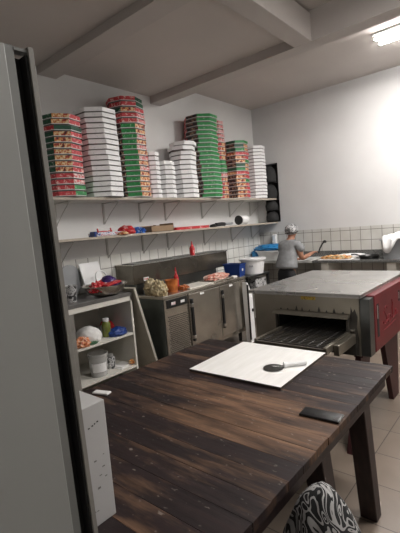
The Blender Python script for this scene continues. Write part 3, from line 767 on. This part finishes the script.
def bin_():
    t = thing('grey_bin', 'grey rectangular plastic bin on the back counter', 'bin', (-1.425, 5.88, .9805))
    b = BM()
    def ring(sx, sy, z): return [b.verts.new((x*sx, y*sy, z)) for x, y in ((-1,-1),(1,-1),(1,1),(-1,1))]
    rs = [ring(.20,.16,0), ring(.225,.18,.25), ring(.24,.195,.25), ring(.24,.195,.27), ring(.215,.17,.27), ring(.19,.15,.01)]
    b.faces.new(rs[0]); b.faces.new(rs[-1])
    for A, B_ in zip(rs, rs[1:]):
        for k in range(4): b.faces.new([A[k],A[(k+1)%4],B_[(k+1)%4],B_[k]])
    link('bin_body', b, 'greybin', t)
bin_()
def binbag():
    b = BM()
    n = 22
    g = {}
    for i in range(n+1):
        for j in range(n+1):
            x = -.20+.46*i/n; y = -.24+.40*j/n
            ex = max(0, abs(x)-.245); ey = max(0, -y-.20)
            hang = .10 + .09*math.sin(i*.9)
            z = .28 + .06*max(0, 1-(x/.25)**2)*(1-(y/.25)**2) + .03*noise.noise(Vector((x*9,y*9,2)))
            if ey > 0: z = .28 - ey*(2.6 + 2.4*math.sin(i*.42+.3))
            if ex > 0: z -= ex*3
            yy = y if ey <= 0 else -.218 - .012*math.sin(i*1.3)
            g[i,j] = b.verts.new((x, yy, z + .012*noise.noise(Vector((x*25,y*25,0)))))
    for i in range(n):
        for j in range(n): b.faces.new([g[i,j],g[i+1,j],g[i+1,j+1],g[i,j+1]])
    o = link('white_cloth', b, 'crumple', loc=(-1.425, 5.88, .9805), smooth=True)
    md = o.modifiers.new('thick', 'SOLIDIFY'); md.thickness = .004; md.offset = 1
    tag(o, 'crumpled white cloth draped over the grey bin', 'cloth')
binbag()
b = BM(); box(b, -.035, .035, -.03, .03, 0, .20, .012)
tag(link('soap_dispenser', b, 'white', loc=(-3.52, YB-.0402, 1.19)), 'white dispenser on the tiles, left of the person', 'dispenser')

# ------------------------------------------------------------------ conveyor pizza oven
def oven():
    t = thing('conveyor_oven', 'stainless conveyor pizza oven with red control side on red stand', 'oven', (0,0,0))
    x0, x1, y0, y1, z0, z1 = -1.80, -.955, 2.75, 3.90, .62, 1.045
    ox0, ox1, oz0, oz1 = -1.585, -1.045, .725, .888
    b = BM()
    box(b, x0, ox0, y0, y1, z0, z1); box(b, ox1, x1, y0, y1, z0, z1); box(b, ox0, ox1, y0, y1, oz1, z1); box(b, ox0, ox1, y0, y1, z0, oz0)
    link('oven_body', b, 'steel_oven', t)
    b = BM()                                            # matte black tunnel lining
    box(b, ox0, ox0+.004, y0+.004, y1-.01, oz0, oz1); box(b, ox1-.004, ox1, y0+.004, y1-.01, oz0, oz1); box(b, ox0, ox1, y0+.004, y1-.01, oz1-.004, oz1); box(b, ox0, ox1, y0+.004, y1-.01, oz0, oz0+.004); box(b, ox0, ox1, y1-.02, y1-.01, oz0, oz1)
    link('tunnel', b, 'blackmatte', t)
    b = BM()                                            # lid: a folded sheet with a drooping rim
    box(b, x0-.035, x1+.02, y0-.03, y1+.05, z1, z1+.018, .004)
    box(b, x0-.035, x1+.02, y0-.03, y0-.022, z1-.010, z1+.01, .002); box(b, x1+.012, x1+.02, y0-.03, y1+.05, z1-.010, z1+.01, .002)
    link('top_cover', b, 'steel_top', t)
    b = BM(); prism(b, [(y0,.893),(y0,.915),(y0-.055,.897),(y0-.055,.889)], ox0-.025, ox1+.025, 'x')
    link('hood_lip', b, 'steel_oven', t)
    for xx in (ox0-.02, ox1): b = BM(); box(b, xx, xx+.02, y0-.02, y0, .75, .888, .003); link('curtain_bracket', b, 'soot', t)
    b = BM(); prism(b, [(-1.02,.63),(-.965,.625),(-.962,.74),(-.975,.83),(-.968,.90),(-.985,.955),(-1.0,.93),(-1.012,.97),(-1.022,.86),(-1.024,.74)], y0-.0012, y0-.0002, 'y'); link('soot_stain', b, 'soot', t)
    b = BM(); box(b, ox0, ox1+.06, y0-.004, y0-.0003, z0+.002, .72); link('lower_panel', b, 'soot', t)
    b = BM(); box(b, x1, -.890, y0+.012, 2.858, z0, z1-.02, .002); link('corner_panel', b, 'steel_dark', t)
    rs = random.Random(4)                               # soot licks above the mouth
    for k in range(9):
        b = BM(); x = ox0+.03+k*.06+rs.uniform(-.01,.01); h = rs.uniform(.012,.045); w = rs.uniform(.006,.012)
        pts = [(x-w, .916), (x+w, .916), (x+w*.6, .916+h*.5), (x+.001, .916+h), (x-w*.6, .916+h*.5)]
        prism(b, pts, y0-.0012, y0-.0002, 'y'); link('soot_mark', b, 'soot', t)
    b = BM(); box(b, -1.385, -1.27, y0-.003, y0, 1.003, 1.028); link('maker_label', b, 'label_yellow', t)
    b = BM(); box(b, -1.018, -.985, y0-.014, y0, .80, .812, .002); cyl(b, (-1.0,y0-.018,.806),(-1.0,y0,.806),.007); link('latch', b, 'chrome', t)
    # conveyor
    cv0, cv1, cz = -1.545, -1.035, .785
    b = BM()
    for x in (cv0, cv1): box(b, x-.012, x+.012, 2.335, y1-.03, cz-.042, cz+.004, .002)
    box(b, cv0, cv1, 2.335, 2.350, cz-.03, cz-.008, .002)
    box(b, cv0, cv1, 2.36, y1-.04, cz-.042, cz-.038)
    cr = link('conveyor_frame', b, 'steel_oven', t)
    b = BM(); box(b, cv1+.012, cv1+.05, 2.44, y0, cz-.075, cz-.005, .004); link('side_guard', b, 'steel_oven', cr)
    b = BM()
    for k in range(44):
        y = 2.345+k*.033; tube(b, [(cv0+.012, y, cz), (cv1-.012, y, cz)], .0026, 5)
    for j in range(7):
        x = cv0+.06+j*.065; tube(b, [(x, 2.345, cz+.002), (x, 3.78, cz+.002)], .002 if j % 3 else .004, 5)
    link('wire_belt', b, 'wire', cr)
    b = BM()
    for y in (2.347, 3.8): cyl(b, (cv0+.01,y,cz-.012),(cv1-.01,y,cz-.012),.010,None,12)
    link('roller', b, 'chrome', cr)
    # crumb tray resting on a bar under the belt
    # red control side
    px0, px1, py0, py1 = -.955, -.885, 2.86, 3.78
    b = BM()
    box(b, px0, px1, py0, py1, .625, 1.035, .006); rp = link('control_side', b, 'red', t)
    for yy in (2.915, 3.475):
        b = BM(); box(b, px1, px1+.0015, yy-.012, yy+.030, .725 if yy < 3 else .88, .965, .0005); link('vent_slot', b, 'blackmatte', rp)
    for yy in (2.903, 3.463): b = BM(); box(b, px1, px1+.006, yy-.004, yy+.012, .86 if yy < 3 else .90, .955, .002); link('vent_catch', b, 'chrome', rp)
    # raised cursive lettering, worn and partly cropped by the photo's edge
    b = BM()
    def cur(pts, r=.0035): tube(b, [(px1+.001, y, z) for y, z in pts], r, 6)
    S = [(.115,.17),(.10,.19),(.075,.18),(.07,.15),(.095,.12),(.105,.085),(.08,.06),(.045,.07),(.035,.09)]
    cur([(2.99+a*1.3, .72+c) for a, c in S])
    E_ = []
    for k in range(16):
        a = k/15*2*PI*1.15+.4; E_.append((3.20+.036*math.cos(a), .80+.032*math.sin(a)))
    cur(E_)
    cur([(3.135,.79),(3.16,.80),(3.185,.80)]); cur([(3.25,.80),(3.28,.81),(3.29,.90),(3.275,.93),(3.27,.86),(3.28,.785),(3.31,.78),(3.33,.80)])
    cur([(3.35,.79),(3.36,.83),(3.38,.835),(3.39,.79),(3.41,.785),(3.43,.81)]); cur([(3.05,.74),(3.2,.745),(3.36,.755)], .003)
    link('script_lettering', b, 'redbright', rp)
    # stand of tapered splayed legs
    for sx in (-1.72, -.985):
        b = BM(); prism(b, [(2.78,.62),(3.0,.62),(2.725,0),(2.535,0)], sx-.02, sx+.02, 'x'); link('stand_leg', b, 'redleg', t)
        b = BM(); prism(b, [(3.30,.62),(3.72,.62),(3.69,0),(3.53,0)], sx-.02, sx+.02, 'x'); link('stand_leg', b, 'redleg', t)
        b = BM(); box(b, sx-.03, sx+.03, 2.78, 3.74, .60, .62); link('stand_rail', b, 'redleg', t)
oven()

# ------------------------------------------------------------------ work table
TZ = .76
def table():
    t = thing('work_table', 'big dark-stained plank table in the foreground', 'table', (0,0,0))
    X0, X1, Y0, Y1 = -1.925, -.622, .545, 2.282
    b = BM(); P = .1075
    y = math.ceil(Y0/P)*P; ys = [Y0]
    while y < Y1-.02: 
        if y > Y0+.02: ys.append(y)
        y += P
    ys.append(Y1)
    for a, c in zip(ys, ys[1:]):
        box(b, X0+R.uniform(0,.003), X1-R.uniform(0,.004), a+.0003, c-.0003, TZ-.032, TZ-R.uniform(0,.0006), .0008, seg=1)
    link('tabletop', b, 'table', t)
    b = BM()
    for x in (X0+.03, X1-.055): box(b, x, x+.028, Y0+.05, Y1-.06, TZ-.10, TZ-.033, .002)
    for y in (Y0+.05, Y1-.088): box(b, X0+.03, X1-.03, y, y+.028, TZ-.10, TZ-.033, .002)
    link('apron', b, 'darkwood', t)
    for x0, x1 in ((X1-.115, X1-.028), (X0+.03, X0+.115)):
        for (yt, yb, w) in ((1.865, 2.0, .085), (1.37, 1.53, .085), (.62, .66, .08)):
            b = BM()
            prism(b, [(yt,TZ-.034),(yt+w,TZ-.034),(yb+w*.85,0),(yb,0)], x0, x1, 'x')
            bmesh.ops.bevel(b, geom=list(b.edges), offset=.003, segments=1, affect='EDGES')
            link('leg', b, 'darkwood', t)
table()
# on the table
def board():
    b = BM(); box(b, -.300, .300, -.298, .298, 0, .015)
    for f in b.faces: f.material_index = 0 if abs(f.normal.z) > .5 else 1
    o = link('white_board', b, ['board', 'board_edge'], loc=(-1.303, 1.988, TZ), rot=(0,0,.028))
    tag(o, 'large white melamine board lying on the far end of the plank table', 'board')
board()
def cutter():
    t = thing('pizza_cutter', 'pizza wheel cutter with white handle lying on the white board', 'pizza cutter', (-1.158, 1.914, TZ+.0155), math.radians(44))
    b = BM(); lathe(b, [(.001,.004),(.050,.004),(.058,.0052),(.050,.0065),(.001,.0065)], 40); w = link('wheel', b, 'steel_dark', t, smooth=True)
    b = BM(); lathe(b, [(.001,0),(.008,0),(.008,.013),(.001,.013)], 16); link('axle', b, 'chrome', w)
    b = BM(); box(b, 0, .075, -.008, .008, .0075, .011, .001); link('fork', b, 'chrome', t)
    b = BM(); cyl(b, (.06,0,.013),(.085,0,.013),.018,.012,16); cyl(b, (.08,0,.013),(.185,0,.013),.012,.0128,16); blob(b,.01,.0128,.0128,0,1,0,3,(.185,0,.013),False)
    link('handle', b, 'white', t, smooth=True)
cutter()
def phone():
    t = thing('mobile_phone', 'black mobile phone lying face down near the table edge', 'phone', (-.716, 1.546, TZ), math.radians(4))
    b = BM(); box(b, -.086, .086, -.039, .039, .0, .011, .0045, seg=3); link('phone_body', b, 'phone', t, smooth=True)
    b = BM(); box(b, .060, .078, -.030, .0, .011, .0122, .0005); link('camera_bump', b, 'black', t)
    b = BM(); box(b, .0855, .0865, -.030, .030, .004, .007); link('metal_rim', b, 'chrome', t)
phone()
def carton():
    t = thing('white_carton', 'tall narrow white carton standing on the table beside the door', 'box', (0,0,0))
    b = BM(); box(b, -1.33, -.985, .565, .662, TZ, 1.122, .003); c = link('carton_body', b, 'carton', t)
    b = BM()
    for k, (a, w) in enumerate(((0,.006),(.012,.006),(.021,.004),(.030,.006))):
        box(b, -.985, -.9845, .598+a, .598+a+w, 1.055+k*.003, 1.059+k*.003)
    link('print_mark', b, 'soot', c)
    b = BM()
    rs = random.Random(2)
    for k in range(8):
        y = rs.uniform(.585,.64); z = rs.uniform(.80,.97); box(b, -.985, -.9847, y, y+rs.uniform(.004,.012), z, z+rs.uniform(.002,.006))
    link('scuffs', b, 'cardtray', c)
carton()
b = BM(); box(b, -.05, .05, -.02, .02, 0, .012, .005)
tag(link('folded_paper', b, 'paper', loc=(-1.80, 1.20, TZ), rot=(0,0,.3)), 'small folded white paper on the table behind the carton', 'paper')

# stool with patterned cloth beside the table
def stool():
    t = thing('wooden_stool', 'dark stool under the black and white patterned cloth', 'stool', (-.550, 1.150, 0))
    b = BM(); lathe(b, [(.001,.57),(.085,.57),(.09,.585),(.085,.60),(.001,.60)], 24); link('seat', b, 'darkwood', t, smooth=True)
    for k in range(4):
        a = k*PI/2+PI/4; b = BM(); cyl(b, (.13*math.cos(a), .13*math.sin(a), 0), (.06*math.cos(a), .06*math.sin(a), .57), .013, .015, 10); link('leg', b, 'darkwood', t)
stool()
def cloth():
    b = BM(); seg = 72; rings = []
    prof = [(.0,.735),(.022,.728),(.046,.708),(.070,.675),(.092,.63),(.118,.565),(.138,.49),(.154,.41),(.168,.33),(.18,.25)]
    top = b.verts.new((0,0,prof[0][1]))
    for i, (r, z) in enumerate(prof[1:]):
        f = max(0, (i-2)/7)
        ring = []
        for k in range(seg):
            a = 2*PI*k/seg
            rr = r*(1+.09*f*math.sin(a*7+.6)+.05*f*math.sin(a*11)) + .006*noise.noise(Vector((math.cos(a)*3, math.sin(a)*3, z*9)))
            ring.append(b.verts.new((rr*math.cos(a), rr*math.sin(a), z+.008*noise.noise(Vector((math.cos(a)*2, math.sin(a)*2, z*5))))))
        rings.append(ring)
    for k in range(seg): b.faces.new([top, rings[0][k], rings[0][(k+1)%seg]])
    for A, B_ in zip(rings, rings[1:]):
        for k in range(seg): b.faces.new([A[k], A[(k+1)%seg], B_[(k+1)%seg], B_[k]])
    o = link('patterned_cloth', b, 'swirl', loc=(-.550, 1.150, 0), smooth=True)
    md = o.modifiers.new('thick', 'SOLIDIFY'); md.thickness = .004; md.offset = 1
    tag(o, 'black and white swirl-patterned cloth draped over a stool beside the table', 'cloth')
cloth()

# ------------------------------------------------------------------ person at the sink
def skin_mesh(name, verts, edges, radii, mat, parent, sub=2, root=0, loc=(0,0,0)):
    me = bpy.data.meshes.new(name); me.from_pydata([Vector(v) for v in verts], edges, [])
    o = bpy.data.objects.new(name, me); COL.objects.link(o)
    sk = o.modifiers.new('skin', 'SKIN'); sk.use_smooth_shade = True; sk.branch_smoothing = .4
    if not me.skin_vertices: me.attributes
    for i, r in enumerate(radii):
        sv = me.skin_vertices[0].data[i]; sv.radius = r if isinstance(r, tuple) else (r, r); sv.use_root = (i == root)
    s = o.modifiers.new('sub', 'SUBSURF'); s.levels = sub; s.render_levels = sub
    dg = bpy.context.evaluated_depsgraph_get(); dg.update()
    me2 = bpy.data.meshes.new_from_object(o.evaluated_get(dg)); me2.materials.clear(); me2.materials.append(M[mat])
    for p in me2.polygons: p.use_smooth = True
    o.modifiers.clear(); o.data = me2; o.parent = parent; o.location = loc
    return o
def person():
    # origin on the floor below the pelvis; faces +y (towards the sink)
    t = thing('person', 'person in grey t-shirt, black trousers and hair net, working at the sink with back turned', 'person', (-2.885, 5.34, 0), -.25)
    t.scale = (.965,)*3
    V = []; E = []; Rr = []
    def add(p, r, frm=None):
        V.append(p); Rr.append(r); i = len(V)-1
        if frm is not None: E.append((frm, i))
        return i
    pel = add((0,0,.88), (.135,.10))
    wst = add((0,.02,1.02), (.115,.085), pel)
    chs = add((0,.06,1.20), (.135,.095), wst)
    shc = add((0,.095,1.31), (.085,.07), chs)
    nck = add((0,.125,1.385), (.048,.05), shc)
    hd0 = add((0,.15,1.43), (.062,.07), nck)
    hd1 = add((0,.165,1.50), (.074,.088), hd0)
    hd2 = add((0,.165,1.56), (.055,.066), hd1)
    hands = []
    for s in (-1, 1):
        hip = add((s*.085,0,.82), .088, pel)
        kn = add((s*.10,.03,.47), .058, hip)
        ank = add((s*.105,-.01,.09), .038, kn)
        add((s*.11,.05,.04), .036, ank) ; toe = add((s*.115,.13,.03), .030, len(V)-1)
        sho = add((s*.155,.085,1.29), .056, shc)
        if s > 0: el = add((.205,.12,1.07), .042, sho); wr = add((.20,.345,1.13), .029, el)
        else: el = add((-.20,.14,1.07), .040, sho); wr = add((-.10,.34,1.04), .028, el)
        d = (Vector(V[wr])-Vector(V[el])).normalized()
        palm = add(tuple(Vector(V[wr])+d*.045), (.034,.018), wr)
        hands.append((wr, palm, d, s))
        side = d.cross(Vector((0,0,1))).normalized()
        for k, L in enumerate((.060,.072,.068,.052)):
            off = side*(.024-.016*k)
            f1 = add(tuple(Vector(V[palm])+d*.035+off), .0085, palm)
            f2 = add(tuple(Vector(V[f1])+d*L*.5+Vector((0,0,-.010))), .008, f1)
            add(tuple(Vector(V[f2])+d*L*.35+Vector((0,0,-.024))), .007, f2)
        th = add(tuple(Vector(V[palm])+side*.036+Vector((0,0,.004))), .0095, palm)
        add(tuple(Vector(V[th])+side*.016+d*.030), .008, th)
    body = skin_mesh('body', V, E, Rr, 'skin', t)
    # face
    b = BM()
    blob(b, .011,.016,.022, 0,1,0,3,(0,.255,1.495),False)
    link('nose', b, 'skin', body, smooth=True)
    for s in (-1, 1):
        b = BM(); blob(b, .010,.016,.028, .05,1,0,3,(s*.078,.165,1.50),False); link('ear', b, 'skin', body, smooth=True)
        b = BM(); blob(b, .011,.006,.008, 0,1,0,3,(s*.030,.246,1.515),False); link('eye', b, 'blackmatte', body, smooth=True)
    b = BM(); blob(b, .024,.006,.007, 0,1,0,3,(0,.243,1.455),False); link('mouth', b, 'redwrap', body, smooth=True)
    # hair and net
    b = BM(); blob(b, .095,.108,.094,.05,3,2,4,(0,.150,1.520),False); link('hair', b, 'net', t, smooth=True)
    b = BM(); tube(b, [(.093*math.cos(a), .150+.106*math.sin(a), 1.480+.012*math.sin(a)) for a in [2*PI*k/28 for k in range(29)]], .007, 6); link('hair_net_band', b, 'hair', t, smooth=True)
    # t-shirt
    V2 = []; E2 = []; R2 = []
    def a2(p, r, frm=None):
        V2.append(p); R2.append(r); i = len(V2)-1
        if frm is not None: E2.append((frm, i))
        return i
    h0 = a2((0,-.015,.915), (.205,.165)); h0 = a2((0,-.01,.97), (.20,.16), h0); h1 = a2((0,.01,1.06), (.185,.14), h0); h2 = a2((0,.055,1.20), (.185,.130), h1); h3 = a2((0,.090,1.315), (.11,.090), h2); a2((0,.112,1.355), (.062,.06), h3)
    for s in (-1, 1):
        q = a2((s*.150,.088,1.30), .078, h3); a2((s*.215,.135,1.175) if s > 0 else (s*.19,.115,1.16), .068, q)
    skin_mesh('t_shirt', V2, E2, R2, 'shirt', t)
    V3 = []; E3 = []; R3 = []
    def a3(p, r, frm=None):
        V3.append(p); R3.append(r); i = len(V3)-1
        if frm is not None: E3.append((frm, i))
        return i
    p0 = a3((0,-.01,.90), (.165,.125)); a3((0,0,.985), (.14,.105), p0)
    for s in (-1, 1):
        q = a3((s*.088,-.005,.80), .108, p0); q = a3((s*.10,.03,.47), .078, q); a3((s*.105,-.01,.12), .066, q)
    skin_mesh('trousers', V3, E3, R3, 'pants', t)
    for s in (-1, 1):
        b = BM(); blob(b, .048,.125,.085,.05,2,1,4,(s*.112,.045,0)); link('shoe', b, 'black', t, smooth=True)
    # glove on the right hand
    return t
person()
def spoon():
    # dark utensil held in the right hand
    b = BM(); tube(b, [(0,0,-.05),(0.02,.03,.03),(.055,.05,.10),(.085,.06,.125)], .012, 8); blob(b,.03,.02,.022,.1,2,1,3,(.085,.06,.125),False)
    o = link('dark_utensil', b, 'black', loc=(-2.575, 5.765, 1.12), smooth=True)
    tag(o, 'dark utensil held up in the right hand of the person', 'utensil')
spoon()

# ------------------------------------------------------------------ lamps
def lamp(x, y, LL, z, label, power, rz=0, tm='tube'):
    t = thing('fluorescent_lamp', label, 'ceiling lamp', (x, y, z), rz)
    L = LL/2
    b = BM(); box(b, -.12, .12, -L, L, -.030, 0, .006); link('housing', b, 'white', t)
    for s in (-1, 1):
        b = BM(); cyl(b, (s*.085,-L+.02,-.060), (s*.085,L-.02,-.060), .014, None, 14); link('tube', b, tm, t)
    b = BM()
    for s in (-1, 1):
        for e in (-1, 1): box(b, s*.085-.012, s*.085+.012, e*(L-.02)-.01, e*(L-.02)+.01, -.078, -.030, .002)
    link('end_cap', b, 'black', t)
    ld = bpy.data.lights.new('lamp_light', 'AREA'); ld.shape = 'RECTANGLE'; ld.size = .24; ld.size_y = 2*L; ld.energy = power; ld.color = (1,.965,.93)
    lo = bpy.data.objects.new('lamp_light', ld); COL.objects.link(lo); lo.parent = t; lo.location = (0,0,-.085); 
    return t
lamp(-.80, 4.98, 1.24, 3.57, 'lit twin-tube fluorescent lamp on the ceiling above the sink counter', 46, PI/2)
lamp(.25, 2.35, 1.24, 3.52, 'twin-tube fluorescent lamp on the ceiling above the right of the work table', 32, PI/2, 'tube_dim')

# ------------------------------------------------------------------ world and camera
w = bpy.data.worlds.new('room_air'); SC.world = w; w.use_nodes = True
w.node_tree.nodes['Background'].inputs[0].default_value = (.8,.85,.9,1); w.node_tree.nodes['Background'].inputs[1].default_value = .1
X = Vector((0.76091212, -0.00106161, -0.64885408)); Y = Vector((0.64362167, -0.12551566, 0.75498143)); U = Vector((-0.08224285, -0.99209107, -0.09482311))
cam = bpy.data.cameras.new('camera'); co = bpy.data.objects.new('camera', cam); COL.objects.link(co)
cam.sensor_fit = 'HORIZONTAL'; cam.sensor_width = 36; cam.lens = 36; cam.clip_start = .02
rt = Vector((X[0], Y[0], U[0])); up = -Vector((X[1], Y[1], U[1])); bk = -Vector((X[2], Y[2], U[2]))
m = Matrix((( rt.x, up.x, bk.x, 0), (rt.y, up.y, bk.y, 0), (rt.z, up.z, bk.z, 1.6), (0,0,0,1)))
co.matrix_world = m
SC.camera = co
SC.view_settings.view_transform = 'Standard'; SC.view_settings.look = 'None'; SC.view_settings.gamma = 1; SC.view_settings.exposure = 1.0
